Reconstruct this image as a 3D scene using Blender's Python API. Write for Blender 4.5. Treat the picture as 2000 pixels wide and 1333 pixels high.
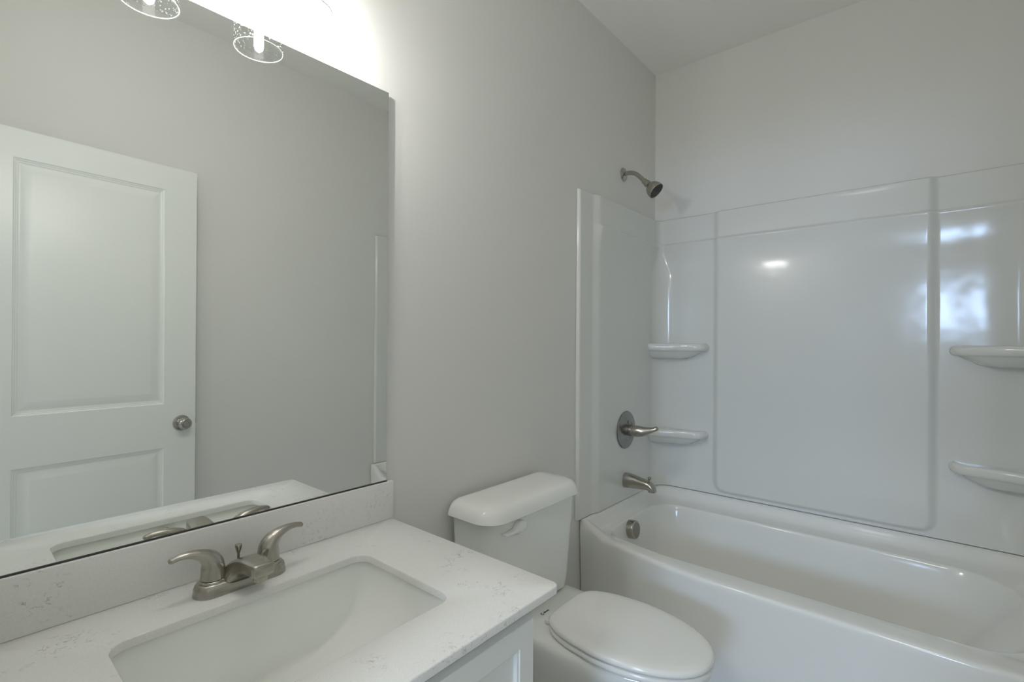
import bpy, bmesh, math, random
from mathutils import Vector, Matrix
from math import sin, cos, pi, radians

for o in list(bpy.data.objects):
    bpy.data.objects.remove(o)
SC = bpy.context.scene
COL = SC.collection

# ------------------------------------------------------------------ camera
cd = bpy.data.cameras.new('camera')
cam = bpy.data.objects.new('camera', cd)
COL.objects.link(cam)
cd.sensor_fit = 'HORIZONTAL'
cd.sensor_width = 36.0
cd.lens = 961.195 / 2000.0 * 36.0
cd.clip_start = 0.02
YAW, PITCH, ROLL = radians(40.350), radians(0.0835), radians(0.3764)
fw = Vector((cos(PITCH) * cos(YAW), cos(PITCH) * sin(YAW), sin(PITCH)))
rt = fw.cross(Vector((0, 0, 1))).normalized()
up = rt.cross(fw)
r2 = rt * cos(ROLL) + up * sin(ROLL)
u2 = up * cos(ROLL) - rt * sin(ROLL)
M = Matrix((r2, u2, -fw)).transposed().to_4x4()
M.translation = Vector((0.0, -1.13, 1.307))
cam.matrix_world = M
SC.camera = cam

# ------------------------------------------------------------------ world, daylight, exposure
W = bpy.data.worlds.new('sky')
SC.world = W
W.use_nodes = True
bg = W.node_tree.nodes['Background']
bg.inputs[0].default_value = (0.62, 0.78, 1.0, 1)
bg.inputs[1].default_value = 1.0

# daylight coming in through the window of the room behind the doorway
ld = bpy.data.lights.new('window_daylight', 'AREA')
ld.shape = 'RECTANGLE'
ld.size = 0.57
ld.size_y = 0.86
ld.energy = 21.0
ld.spread = radians(95)
ld.color = (0.46, 0.66, 1.0)
lo = bpy.data.objects.new('window_daylight', ld)
COL.objects.link(lo)
lo.location = (-3.53, -1.53, 1.76)
lo.rotation_euler = (0, radians(-72), 0)     # emits towards +x

# unseen fill light added in that room, brightens through the doorway
lb = bpy.data.lights.new('outer_room_fill', 'AREA')
lb.shape = 'DISK'; lb.size = 0.5; lb.energy = 24.0; lb.color = (1.0, 0.975, 0.94)
lbo = bpy.data.objects.new('outer_room_fill', lb)
COL.objects.link(lbo)
lbo.location = (-1.6, -1.0, 2.70)

SC.view_settings.view_transform = 'Standard'
SC.view_settings.look = 'None'
SC.view_settings.gamma = 1.0
SC.view_settings.use_curve_mapping = False
SC.view_settings.exposure = -0.04
SC.cycles.max_bounces = 16
SC.cycles.diffuse_bounces = 12
SC.cycles.glossy_bounces = 8
SC.cycles.transmission_bounces = 12
SC.cycles.transparent_max_bounces = 16
SC.cycles.sample_clamp_indirect = 6.0
BULB_STRENGTH = 490.0

# ------------------------------------------------------------------ materials
def new_mat(name):
    m = bpy.data.materials.new(name)
    m.use_nodes = True
    nt = m.node_tree
    return m, nt, nt.nodes['Principled BSDF'], nt.nodes, nt.links

def noise_bump(nt, bsdf, scale, strength, dist=0.001, detail=2.0):
    tc = nt.nodes.new('ShaderNodeTexCoord')
    nz = nt.nodes.new('ShaderNodeTexNoise')
    nz.inputs['Scale'].default_value = scale
    nz.inputs['Detail'].default_value = detail
    bp = nt.nodes.new('ShaderNodeBump')
    bp.inputs['Strength'].default_value = strength
    bp.inputs['Distance'].default_value = dist
    nt.links.new(tc.outputs['Object'], nz.inputs['Vector'])
    nt.links.new(nz.outputs['Fac'], bp.inputs['Height'])
    nt.links.new(bp.outputs['Normal'], bsdf.inputs['Normal'])
    return tc, nz

def paint(name, col, rough=0.6, bscale=220.0, bstr=0.12, spec=0.3):
    m, nt, b, N, L = new_mat(name)
    b.inputs['Base Color'].default_value = (*col, 1)
    b.inputs['Roughness'].default_value = rough
    b.inputs['Specular IOR Level'].default_value = spec
    if bstr:
        noise_bump(nt, b, bscale, bstr)
    return m

def gloss(name, col, rough=0.08, wave=0.0, wscale=6.0, spec=0.5):
    m, nt, b, N, L = new_mat(name)
    b.inputs['Base Color'].default_value = (*col, 1)
    b.inputs['Roughness'].default_value = rough
    b.inputs['Specular IOR Level'].default_value = spec
    if wave:
        noise_bump(nt, b, wscale, wave, 0.004, 1.0)
    return m

def metal(name, col, rough=0.3):
    m, nt, b, N, L = new_mat(name)
    b.inputs['Metallic'].default_value = 1.0
    tc = N.new('ShaderNodeTexCoord')
    mp = N.new('ShaderNodeMapping')
    mp.inputs['Scale'].default_value = (60, 60, 300)
    nz = N.new('ShaderNodeTexNoise')
    nz.inputs['Scale'].default_value = 1.0
    nz.inputs['Detail'].default_value = 3.0
    mr = N.new('ShaderNodeMapRange')
    mr.inputs['To Min'].default_value = rough - 0.02
    mr.inputs['To Max'].default_value = rough + 0.03
    mx = N.new('ShaderNodeMixRGB')
    mx.inputs[1].default_value = (*[c * 0.97 for c in col], 1)
    mx.inputs[2].default_value = (*[min(1, c * 1.03) for c in col], 1)
    L.new(tc.outputs['Object'], mp.inputs['Vector'])
    L.new(mp.outputs[0], nz.inputs['Vector'])
    L.new(nz.outputs['Fac'], mr.inputs['Value'])
    L.new(mr.outputs[0], b.inputs['Roughness'])
    L.new(nz.outputs['Fac'], mx.inputs[0])
    L.new(mx.outputs[0], b.inputs['Base Color'])
    return m

def quartz(name):
    m, nt, b, N, L = new_mat(name)
    b.inputs['Roughness'].default_value = 0.22
    tc = N.new('ShaderNodeTexCoord')
    # thin crooked veins: narrow band around 0.5 of a noise, kept only in patches
    n1 = N.new('ShaderNodeTexNoise')
    n1.inputs['Scale'].default_value = 42.0
    n1.inputs['Detail'].default_value = 5.0
    n1.inputs['Roughness'].default_value = 0.62
    n1.inputs['Distortion'].default_value = 0.7
    sb = N.new('ShaderNodeMath'); sb.operation = 'SUBTRACT'; sb.inputs[1].default_value = 0.5
    ab = N.new('ShaderNodeMath'); ab.operation = 'ABSOLUTE'
    vr = N.new('ShaderNodeMapRange')
    vr.inputs['From Min'].default_value = 0.004
    vr.inputs['From Max'].default_value = 0.020
    vr.inputs['To Min'].default_value = 1.0
    vr.inputs['To Max'].default_value = 0.0
    n2 = N.new('ShaderNodeTexNoise')
    n2.inputs['Scale'].default_value = 9.0
    n2.inputs['Detail'].default_value = 3.0
    pr_ = N.new('ShaderNodeMapRange')
    pr_.inputs['From Min'].default_value = 0.55
    pr_.inputs['From Max'].default_value = 0.66
    n4 = N.new('ShaderNodeTexNoise')
    n4.inputs['Scale'].default_value = 90.0
    n4.inputs['Detail'].default_value = 1.0
    p4 = N.new('ShaderNodeMapRange')
    p4.inputs['From Min'].default_value = 0.46
    p4.inputs['From Max'].default_value = 0.60
    mu = N.new('ShaderNodeMath'); mu.operation = 'MULTIPLY'
    mu3 = N.new('ShaderNodeMath'); mu3.operation = 'MULTIPLY'
    mu2 = N.new('ShaderNodeMath'); mu2.operation = 'MULTIPLY'; mu2.inputs[1].default_value = 0.6
    n3 = N.new('ShaderNodeTexNoise')
    n3.inputs['Scale'].default_value = 380.0
    n3.inputs['Detail'].default_value = 2.0
    r3 = N.new('ShaderNodeMapRange')
    r3.inputs['From Min'].default_value = 0.35
    r3.inputs['From Max'].default_value = 0.65
    base = N.new('ShaderNodeMixRGB')
    base.inputs[1].default_value = (0.76, 0.76, 0.735, 1)
    base.inputs[2].default_value = (0.80, 0.80, 0.775, 1)
    fin = N.new('ShaderNodeMixRGB')
    fin.inputs[2].default_value = (0.22, 0.215, 0.20, 1)
    for n in (n1, n2, n3, n4):
        L.new(tc.outputs['Object'], n.inputs['Vector'])
    L.new(n1.outputs['Fac'], sb.inputs[0]); L.new(sb.outputs[0], ab.inputs[0]); L.new(ab.outputs[0], vr.inputs['Value'])
    L.new(n2.outputs['Fac'], pr_.inputs['Value'])
    L.new(n4.outputs['Fac'], p4.inputs['Value'])
    L.new(vr.outputs[0], mu.inputs[0]); L.new(pr_.outputs[0], mu.inputs[1])
    L.new(mu.outputs[0], mu3.inputs[0]); L.new(p4.outputs[0], mu3.inputs[1])
    L.new(mu3.outputs[0], mu2.inputs[0])
    L.new(n3.outputs['Fac'], r3.inputs['Value']); L.new(r3.outputs[0], base.inputs[0])
    L.new(base.outputs[0], fin.inputs[1]); L.new(mu2.outputs[0], fin.inputs[0])
    L.new(fin.outputs[0], b.inputs['Base Color'])
    return m

def seeded_glass(name):
    # thin clear glass: see-through with a fresnel gloss and little pale air seeds
    m, nt, b, N, L = new_mat(name)
    N.remove(b)
    out = N['Material Output']
    tr = N.new('ShaderNodeBsdfTransparent'); tr.inputs[0].default_value = (0.95, 0.955, 0.95, 1)
    gl = N.new('ShaderNodeBsdfGlossy'); gl.inputs['Roughness'].default_value = 0.03
    fr = N.new('ShaderNodeFresnel'); ge = N.new('ShaderNodeNewGeometry')
    io = N.new('ShaderNodeMapRange'); io.inputs['To Min'].default_value = 1.4; io.inputs['To Max'].default_value = 0.7143
    L.new(ge.outputs['Backfacing'], io.inputs['Value']); L.new(io.outputs[0], fr.inputs[0])
    mx = N.new('ShaderNodeMixShader')
    df = N.new('ShaderNodeBsdfTranslucent'); df.inputs[0].default_value = (0.9, 0.92, 0.9, 1)
    vo = N.new('ShaderNodeTexVoronoi'); vo.inputs['Scale'].default_value = 170.0
    vo.inputs['Randomness'].default_value = 1.0
    mr = N.new('ShaderNodeMapRange')
    mr.inputs['From Min'].default_value = 0.26; mr.inputs['From Max'].default_value = 0.33
    mr.inputs['To Min'].default_value = 0.9; mr.inputs['To Max'].default_value = 0.0
    nz = N.new('ShaderNodeTexNoise'); nz.inputs['Scale'].default_value = 70.0
    m2 = N.new('ShaderNodeMapRange')
    m2.inputs['From Min'].default_value = 0.42; m2.inputs['From Max'].default_value = 0.50
    mm = N.new('ShaderNodeMath'); mm.operation = 'MULTIPLY'
    tc = N.new('ShaderNodeTexCoord')
    bp = N.new('ShaderNodeBump'); bp.inputs['Strength'].default_value = 0.12; bp.inputs['Distance'].default_value = 0.001
    fin = N.new('ShaderNodeMixShader')
    L.new(tc.outputs['Object'], vo.inputs['Vector']); L.new(tc.outputs['Object'], nz.inputs['Vector'])
    L.new(nz.outputs['Fac'], bp.inputs['Height']); L.new(bp.outputs[0], gl.inputs['Normal'])
    L.new(vo.outputs['Distance'], mr.inputs['Value']); L.new(nz.outputs['Fac'], m2.inputs['Value'])
    L.new(mr.outputs[0], mm.inputs[0]); L.new(m2.outputs[0], mm.inputs[1])
    L.new(fr.outputs[0], mx.inputs[0]); L.new(tr.outputs[0], mx.inputs[1]); L.new(gl.outputs[0], mx.inputs[2])
    L.new(mm.outputs[0], fin.inputs[0]); L.new(mx.outputs[0], fin.inputs[1]); L.new(df.outputs[0], fin.inputs[2])
    L.new(fin.outputs[0], out.inputs['Surface'])
    return m

def emission(name, col, s):
    m, nt, b, N, L = new_mat(name)
    b.inputs['Base Color'].default_value = (0.9, 0.9, 0.9, 1)
    b.inputs['Emission Color'].default_value = (*col, 1)
    b.inputs['Emission Strength'].default_value = s
    return m

def clear_pane(name):
    m, nt, b, N, L = new_mat(name)
    N.remove(b)
    tr = N.new('ShaderNodeBsdfTransparent')
    gl = N.new('ShaderNodeBsdfGlossy'); gl.inputs['Roughness'].default_value = 0.02
    mx = N.new('ShaderNodeMixShader'); mx.inputs[0].default_value = 0.06
    L.new(tr.outputs[0], mx.inputs[1]); L.new(gl.outputs[0], mx.inputs[2])
    L.new(mx.outputs[0], N['Material Output'].inputs['Surface'])
    return m

def wood_floor(name):
    m, nt, b, N, L = new_mat(name)
    tc = N.new('ShaderNodeTexCoord')
    br = N.new('ShaderNodeTexBrick')
    br.inputs['Scale'].default_value = 1.0
    br.inputs['Brick Width'].default_value = 1.2
    br.inputs['Row Height'].default_value = 0.15
    br.inputs['Mortar Size'].default_value = 0.002
    br.inputs['Color1'].default_value = (0.60, 0.58, 0.54, 1)
    br.inputs['Color2'].default_value = (0.68, 0.655, 0.61, 1)
    br.inputs['Mortar'].default_value = (0.30, 0.28, 0.25, 1)
    L.new(tc.outputs['Object'], br.inputs['Vector'])
    L.new(br.outputs['Color'], b.inputs['Base Color'])
    b.inputs['Roughness'].default_value = 0.4
    return m

MT = {}
MT['wall'] = paint('greige_wall_paint', (0.73, 0.728, 0.702), 0.5, 260, 0.10, 0.35)
MT['ceil'] = paint('ceiling_paint', (0.86, 0.855, 0.825), 0.7, 200, 0.10)
MT['trim'] = paint('white_trim_paint', (0.79, 0.81, 0.78), 0.35, 120, 0.02, 0.5)
MT['cab'] = paint('cabinet_white_paint', (0.78, 0.79, 0.76), 0.35, 120, 0.02, 0.5)
MT['acrylic'] = gloss('white_acrylic', (0.715, 0.725, 0.70), 0.13, 0.20, 11.0)
MT['tub'] = gloss('tub_acrylic', (0.78, 0.785, 0.755), 0.12, 0.03, 5.0)
MT['china'] = gloss('white_vitreous_china', (0.81, 0.82, 0.79), 0.05)
MT['sinkchina'] = gloss('sink_china', (0.88, 0.89, 0.86), 0.05)
MT['plastic'] = gloss('white_seat_plastic', (0.81, 0.815, 0.785), 0.12)
MT['nickel'] = metal('brushed_nickel', (0.43, 0.405, 0.36), 0.24)
MT['knob'] = metal('satin_nickel', (0.46, 0.445, 0.42), 0.16)
MT['plate'] = metal('dark_satin_nickel', (0.30, 0.295, 0.28), 0.20)
MT['dark'] = paint('dark_gap', (0.05, 0.05, 0.047), 0.6, 100, 0)
MT['ink'] = paint('black_print', (0.015, 0.015, 0.015), 0.5, 100, 0)
MT['face'] = paint('dark_nozzle_plate', (0.022, 0.019, 0.018), 0.4, 100, 0)
MT['nozzle'] = paint('grey_rubber_nozzle', (0.18, 0.17, 0.165), 0.5, 100, 0)
MT['groove'] = paint('dark_groove', (0.06, 0.05, 0.045), 0.5, 100, 0)
MT['quartz'] = quartz('white_quartz')
MT['glass'] = seeded_glass('seeded_glass')
MT['rim'] = gloss('polished_glass_edge', (0.85, 0.87, 0.85), 0.1)
MT['bulb'] = emission('lit_bulb', (1.0, 0.98, 0.955), BULB_STRENGTH)
MT['dome'] = emission('fill_dome_glow', (1.0, 0.975, 0.95), 5.0)  # glow of the added overhead fill dome
MT['pane'] = clear_pane('window_pane')
MT['floor'] = wood_floor('plank_floor')
m, nt, b, N, L = new_mat('mirror_silver')
b.inputs['Metallic'].default_value = 1.0
b.inputs['Base Color'].default_value = (0.90, 0.92, 0.90, 1)
b.inputs['Roughness'].default_value = 0.0
MT['mirror'] = m

# ------------------------------------------------------------------ mesh helpers
def wloc(p):
    return p.matrix_basis.translation + (wloc(p.parent) if p.parent else Vector((0, 0, 0)))

def obj(name, bm, mat, parent=None, sharp=35.0, smooth=True, **props):
    """link a bmesh (built in world coordinates) as ONE object"""
    bmesh.ops.recalc_face_normals(bm, faces=bm.faces)
    me = bpy.data.meshes.new(name)
    if parent is not None:
        bmesh.ops.translate(bm, verts=bm.verts, vec=-wloc(parent))
    else:
        xs = [v.co.x for v in bm.verts]; ys = [v.co.y for v in bm.verts]; zs = [v.co.z for v in bm.verts]
        base = Vector(((min(xs) + max(xs)) / 2, (min(ys) + max(ys)) / 2, min(zs)))
        bmesh.ops.translate(bm, verts=bm.verts, vec=-base)
    bm.to_mesh(me); bm.free()
    if smooth:
        for p in me.polygons: p.use_smooth = True
        me.set_sharp_from_angle(angle=radians(sharp))
    me.materials.append(mat if not isinstance(mat, str) else MT[mat])
    o = bpy.data.objects.new(name, me)
    COL.objects.link(o)
    if parent is not None: o.parent = parent
    else: o.location = base
    for k, v in props.items(): o[k] = v
    return o

def thing(name, label, cat, loc, group=None):
    o = bpy.data.objects.new(name, None)
    o.empty_display_size = 0.05
    COL.objects.link(o)
    o.location = loc
    o['label'] = label; o['category'] = cat
    if group: o['group'] = group
    return o

def tag(o, label, cat, group=None):
    o['label'] = label; o['category'] = cat
    if group: o['group'] = group
    return o

def struct(name, bm, mat, **k):
    o = obj(name, bm, mat, None, **k)
    o['kind'] = 'structure'
    return o

def BM(): return bmesh.new()

def box(bm, x0, x1, y0, y1, z0, z1, bev=0.0, seg=2):
    vs = [bm.verts.new((x, y, z)) for z in (z0, z1) for y in (y0, y1) for x in (x0, x1)]
    q = [(0, 1, 3, 2), (4, 6, 7, 5), (0, 4, 5, 1), (2, 3, 7, 6), (0, 2, 6, 4), (1, 5, 7, 3)]
    fs = [bm.faces.new([vs[i] for i in f]) for f in q]
    if bev:
        es = set(e for f in fs for e in f.edges)
        bmesh.ops.bevel(bm, geom=list(es), offset=bev, segments=seg, affect='EDGES', profile=0.5)
    return bm

def loft(bm, loops, cap0=True, cap1=True, closed=True):
    rows = [[bm.verts.new(p) for p in lp] for lp in loops]
    n = len(rows[0])
    for a, b_ in zip(rows, rows[1:]):
        for i in range(n if closed else n - 1):
            j = (i + 1) % n
            bm.faces.new((a[i], a[j], b_[j], b_[i]))
    if cap0: bm.faces.new(list(reversed(rows[0])))
    if cap1: bm.faces.new(rows[-1])
    return rows

def frame(d):
    d = Vector(d).normalized()
    a = Vector((0, 0, 1)) if abs(d.z) < 0.9 else Vector((1, 0, 0))
    u = d.cross(a).normalized()
    return u, u.cross(d).normalized(), d

def lathe(bm, origin, axis, prof, n=40, cap0=True, cap1=True):
    """prof: list of (distance along axis, radius)"""
    u, v, d = frame(axis); o = Vector(origin)
    loops = []
    for (t, r) in prof:
        loops.append([o + d * t + (u * cos(2 * pi * i / n) + v * sin(2 * pi * i / n)) * max(r, 1e-5) for i in range(n)])
    loft(bm, loops, cap0, cap1)
    return bm

def catmull(pts, k=8):
    P = [Vector(p) for p in pts]
    P = [P[0] * 2 - P[1]] + P + [P[-1] * 2 - P[-2]]
    out = []
    for i in range(1, len(P) - 2):
        p0, p1, p2, p3 = P[i - 1:i + 3]
        for j in range(k):
            t = j / k
            out.append(0.5 * ((2 * p1) + (p2 - p0) * t + (2 * p0 - 5 * p1 + 4 * p2 - p3) * t * t + (-p0 + 3 * p1 - 3 * p2 + p3) * t ** 3))
    out.append(P[-2])
    return out

def sweep(bm, pts, radii, side=None, n=24, k=8, power=2.0, round_ends=(False, False)):
    """pts + radii [(ra, rb)] interpolated; ra along 'side', rb along the third axis"""
    v4 = [(r[0], r[1], 0) if isinstance(r, (tuple, list)) else (r, r, 0) for r in radii]
    pp = catmull(pts, k); rr = catmull(v4, k)
    loops = []
    last = None
    m = len(pp)
    for i, p in enumerate(pp):
        d = (pp[min(i + 1, m - 1)] - pp[max(i - 1, 0)]).normalized()
        if side is not None:
            s = Vector(side); s = (s - d * s.dot(d)).normalized()
        else:
            if last is None: s = frame(d)[0]
            else: s = (last - d * last.dot(d)).normalized()
        last = s
        t = d.cross(s)
        ra, rb = rr[i][0], rr[i][1]
        lp = []
        for q in range(n):
            a = 2 * pi * q / n
            c, sn = cos(a), sin(a)
            if power != 2.0:
                c = math.copysign(abs(c) ** (2 / power), c); sn = math.copysign(abs(sn) ** (2 / power), sn)
            lp.append(p + s * (ra * c) + t * (rb * sn))
        loops.append(lp)
    def dome(lp, p, d, r, rev):
        res = []
        c = sum(lp, Vector()) / len(lp)
        for a in (25, 50, 70, 84):
            f = cos(radians(a)); h = sin(radians(a)) * r
            res.append([c + (q - c) * f + d * h for q in lp])
        return list(reversed(res)) if rev else res
    if round_ends[0]:
        d = (pp[0] - pp[1]).normalized()
        loops = dome(loops[0], pp[0], d, min(rr[0][0], rr[0][1]), True) + loops
    if round_ends[1]:
        d = (pp[-1] - pp[-2]).normalized()
        loops = loops + dome(loops[-1], pp[-1], d, min(rr[-1][0], rr[-1][1]), False)
    loft(bm, loops)
    return bm

def rrect(x0, x1, y0, y1, r, nc=8, ns=6):
    """rounded rectangle sampled with a fixed count: list of (x, y), counter-clockwise"""
    if not isinstance(r, (tuple, list)): r = (r,) * 4       # (x1y0, x1y1, x0y1, x0y0)
    cs = [(x1 - r[0], y0 + r[0], -90, r[0]), (x1 - r[1], y1 - r[1], 0, r[1]), (x0 + r[2], y1 - r[2], 90, r[2]), (x0 + r[3], y0 + r[3], 180, r[3])]
    pts = []
    for i, (cx, cy, a0, rr) in enumerate(cs):
        for j in range(nc + 1):
            a = radians(a0 + 90.0 * j / nc)
            pts.append((cx + rr * cos(a), cy + rr * sin(a)))
        nx, ny, na, nr = cs[(i + 1) % 4]
        e0 = pts[-1]; e1 = (nx + nr * cos(radians(na)), ny + nr * sin(radians(na)))
        for j in range(1, ns):
            t = j / ns
            pts.append((e0[0] + (e1[0] - e0[0]) * t, e0[1] + (e1[1] - e0[1]) * t))
    return pts

def smooth(a, b_, x):
    if a == b_: return 1.0 if x >= a else 0.0
    t = max(0.0, min(1.0, (x - a) / (b_ - a)))
    return t * t * (3 - 2 * t)

def grid(bm, P):
    rows = [[bm.verts.new(p) for p in r] for r in P]
    for a, b_ in zip(rows, rows[1:]):
        for i in range(len(a) - 1):
            bm.faces.new((a[i], a[i + 1], b_[i + 1], b_[i]))
    return rows

def lin(a, b_, n): return [a + (b_ - a) * i / n for i in range(n + 1)]
def lines(*segs):
    out = []
    for a, b_, n in segs:
        for v in lin(a, b_, n):
            if not out or abs(v - out[-1]) > 1e-6: out.append(v)
    return out

# ------------------------------------------------------------------ room shell
XF, XB, WY, H = 0.005, 2.511, -1.478, 2.744        # doorway wall, tub wall, opposite wall, ceiling
T = 0.11
bm = BM(); box(bm, -3.75, XB + T, -2.7, 0.8, -0.05, 0.0); struct('floor', bm, 'floor')
bm = BM(); box(bm, -3.75, XB + T, -2.7, 0.8, H, H + 0.05); struct('ceiling', bm, 'ceil')
bm = BM(); box(bm, XF - T, XB + T, 0.0, T, 0, H); struct('wall_left', bm, 'wall')
bm = BM(); box(bm, XF - T, XB + T, WY - T, WY, 0, H); struct('wall_right', bm, 'wall')
bm = BM(); box(bm, XB, XB + T, WY, 0.0, 0, H); struct('wall_back', bm, 'wall')
DY0, DY1, DZ = -1.335, -0.595, 2.05                 # doorway opening
bm = BM()
box(bm, XF - T, XF, DY1, 0.0, 0, H)
box(bm, XF - T, XF, WY, DY0, 0, H)
box(bm, XF - T, XF, DY0, DY1, DZ, H)
struct('wall_front', bm, 'wall')
# door casing
bm = BM()
for xa, xb in ((XF, XF + 0.014), (XF - T - 0.014, XF - T)):
    box(bm, xa, xb, DY1, DY1 + 0.055, 0, DZ + 0.055, 0.003)
    box(bm, xa, xb, DY0 - 0.055, DY0, 0, DZ + 0.055, 0.003)
    box(bm, xa, xb, DY0, DY1, DZ, DZ + 0.055, 0.003)
struct('trim_1', bm, 'trim')
# baseboards
bm = BM(); box(bm, 0.80, 1.70, -0.014, 0.0, 0, 0.10, 0.003); struct('baseboard_left', bm, 'trim')
bm = BM(); box(bm, 0.02, 1.70, WY, WY + 0.014, 0, 0.10, 0.003); struct('baseboard_right', bm, 'trim')
# room behind the doorway, with its window
bm = BM(); box(bm, -3.75, XF - T, 0.6, 0.7, 0, H); struct('wall_outer_left', bm, 'wall')
bm = BM(); box(bm, -3.75, XF - T, -2.7, -2.6, 0, H); struct('wall_outer_right', bm, 'wall')
WY0, WY1, WZ0, WZ1 = -1.84, -1.22, 1.31, 2.21
bm = BM()
box(bm, -3.70, -3.60, -2.6, WY0, 0, H)
box(bm, -3.70, -3.60, WY1, 0.6, 0, H)
box(bm, -3.70, -3.60, WY0, WY1, 0, WZ0)
box(bm, -3.70, -3.60, WY0, WY1, WZ1, H)
struct('wall_outer_front', bm, 'wall')
bm = BM()
box(bm, -3.66, -3.61, WY0, WY0 + 0.03, WZ0, WZ1)
box(bm, -3.66, -3.61, WY1 - 0.03, WY1, WZ0, WZ1)
box(bm, -3.66, -3.61, WY0 + 0.03, WY1 - 0.03, WZ0, WZ0 + 0.03)
box(bm, -3.66, -3.61, WY0 + 0.03, WY1 - 0.03, WZ1 - 0.03, WZ1)
box(bm, -3.655, -3.615, WY0 + 0.03, WY1 - 0.03, (WZ0 + WZ1) / 2 - 0.015, (WZ0 + WZ1) / 2 + 0.015)
win = struct('window_1', bm, 'trim')
bm = BM(); box(bm, -3.638, -3.634, WY0 + 0.03, WY1 - 0.03, WZ0 + 0.03, WZ1 - 0.03)
obj('glass_pane', bm, 'pane', win)
# outer walls beside the doorway partition
bm = BM()
box(bm, XF - T, XF - T + 0.1, T, 0.6, 0, H)
struct('wall_outer_back', bm, 'wall')

# ------------------------------------------------------------------ door, open against the opposite wall
# door frame: local u along the door (from hinge), v = out of its visible face, z up
hx, hy, ky = 0.055, -1.332, -1.382
ang = math.atan2(ky - hy, 0.757 - hx)
DW = math.hypot(0.757 - hx, ky - hy)
du = Vector((cos(ang), sin(ang), 0)); dv = Vector((-sin(ang), cos(ang), 0))
def dp(u, v, z): return Vector((hx, hy, 0)) + du * u + dv * v + Vector((0, 0, z))
DTH, DTOP, DBOT = 0.035, 2.046, 0.012
panels = [(0.124, DW - 0.120, 1.032, 1.945), (0.124, DW - 0.120, 0.21, 0.846)]
PROF = [(0.0, 0.0), (0.003, -0.0035), (0.007, -0.0045), (0.009, -0.0065), (0.014, -0.0075), (0.016, -0.0095),
        (0.020, -0.0095), (0.046, -0.0015), (0.049, -0.0012)]
def door_face(bm, v0, sgn):
    us = [0.0, panels[0][0], panels[0][1], DW]
    zs = [DBOT, panels[1][2], panels[1][3], panels[0][2], panels[0][3], DTOP]
    g = [[bm.verts.new(dp(u, v0, z)) for u in us] for z in zs]
    for zi in range(5):
        for ui in range(3):
            if ui == 1 and zi in (1, 3): continue
            bm.faces.new((g[zi][ui], g[zi][ui + 1], g[zi + 1][ui + 1], g[zi + 1][ui]))
    for (u0, u1, z0, z1), zi in ((panels[1], 1), (panels[0], 3)):
        prev = [g[zi][1], g[zi][2], g[zi + 1][2], g[zi + 1][1]]
        for (ins, dep) in PROF[1:]:
            cur = [bm.verts.new(dp(u, v0 + sgn * dep, z)) for u, z in ((u0 + ins, z0 + ins), (u1 - ins, z0 + ins), (u1 - ins, z1 - ins), (u0 + ins, z1 - ins))]
            for i in range(4):
                j = (i + 1) % 4
                bm.faces.new((prev[i], prev[j], cur[j], cur[i]))
            prev = cur
        bm.faces.new(prev)
    return g
bm = BM()
ga = door_face(bm, 0.0, 1); gb = door_face(bm, -DTH, -1)
def ring(g): return [g[0][i] for i in range(4)] + [g[k][3] for k in range(1, 6)] + [g[5][i] for i in (2, 1, 0)] + [g[k][0] for k in (4, 3, 2, 1)]
ra, rb = ring(ga), ring(gb)
for i in range(len(ra)):
    j = (i + 1) % len(ra)
    bm.faces.new((ra[i], ra[j], rb[j], rb[i]))
door = struct('door_1', bm, 'trim', sharp=12)
def knob_at(side):
    bm = BM()
    o = dp(DW - 0.055, 0.0 if side > 0 else -DTH, 0.945)
    lathe(bm, o, dv * side, [(0.0, 0.033), (0.004, 0.0335), (0.008, 0.031), (0.010, 0.024), (0.012, 0.014), (0.020, 0.0125), (0.026, 0.014),
                             (0.031, 0.021), (0.038, 0.026), (0.046, 0.0255), (0.054, 0.020), (0.056, 0.0165)], 40)
    k = obj('door_knob', bm, 'knob', door, sharp=40, label='satin nickel round door knob')
    bm = BM()
    lathe(bm, o + dv * side * 0.0555, dv * side, [(0.0, 0.0165), (0.003, 0.0160), (0.0035, 0.011), (0.0015, 0.0095), (0.0015, 0.004), (0.004, 0.0035)], 28)
    obj('lock_cylinder' if side > 0 else 'lock_button', bm, 'knob', k)
knob_at(1)
bm = BM(); o = dp(DW - 0.055, -DTH, 0.945)
lathe(bm, o, -dv, [(0.0, 0.033), (0.004, 0.0335), (0.008, 0.031), (0.010, 0.024), (0.012, 0.014), (0.018, 0.014), (0.024, 0.024), (0.036, 0.026), (0.044, 0.018)], 32)
obj('door_knob', bm, 'knob', door, label='satin nickel round door knob')
bm = BM()
lp = [dp(DW, -0.0045, 0.916), dp(DW, -DTH + 0.0045, 0.916), dp(DW, -DTH + 0.0045, 0.974), dp(DW, -0.0045, 0.974)]
loft(bm, [lp, [p + du * 0.0015 for p in lp]])
for (u1, dz) in ((0.010, 0.009),):
    lp = [dp(DW + 0.0015, -0.011, 0.945 - dz), dp(DW + 0.0015, -0.024, 0.945 - dz), dp(DW + 0.0015, -0.024, 0.945 + dz), dp(DW + 0.0015, -0.011, 0.945 + dz)]
    lq = [p + du * u1 for p in lp]; lq[0] = lp[0] + du * 0.003; lq[3] = lp[3] + du * 0.003
    loft(bm, [lp, lq])
obj('latch_plate', bm, 'knob', door, label='satin nickel latch')
for z in (0.25, 1.02, 1.80):
    bm = BM()
    lathe(bm, dp(-0.004, 0.004, z - 0.044), (0, 0, 1), [(0, 0.004), (0.001, 0.006), (0.087, 0.006), (0.088, 0.004)], 16)
    obj('hinge', bm, 'knob', door, label='satin nickel hinge')

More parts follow.
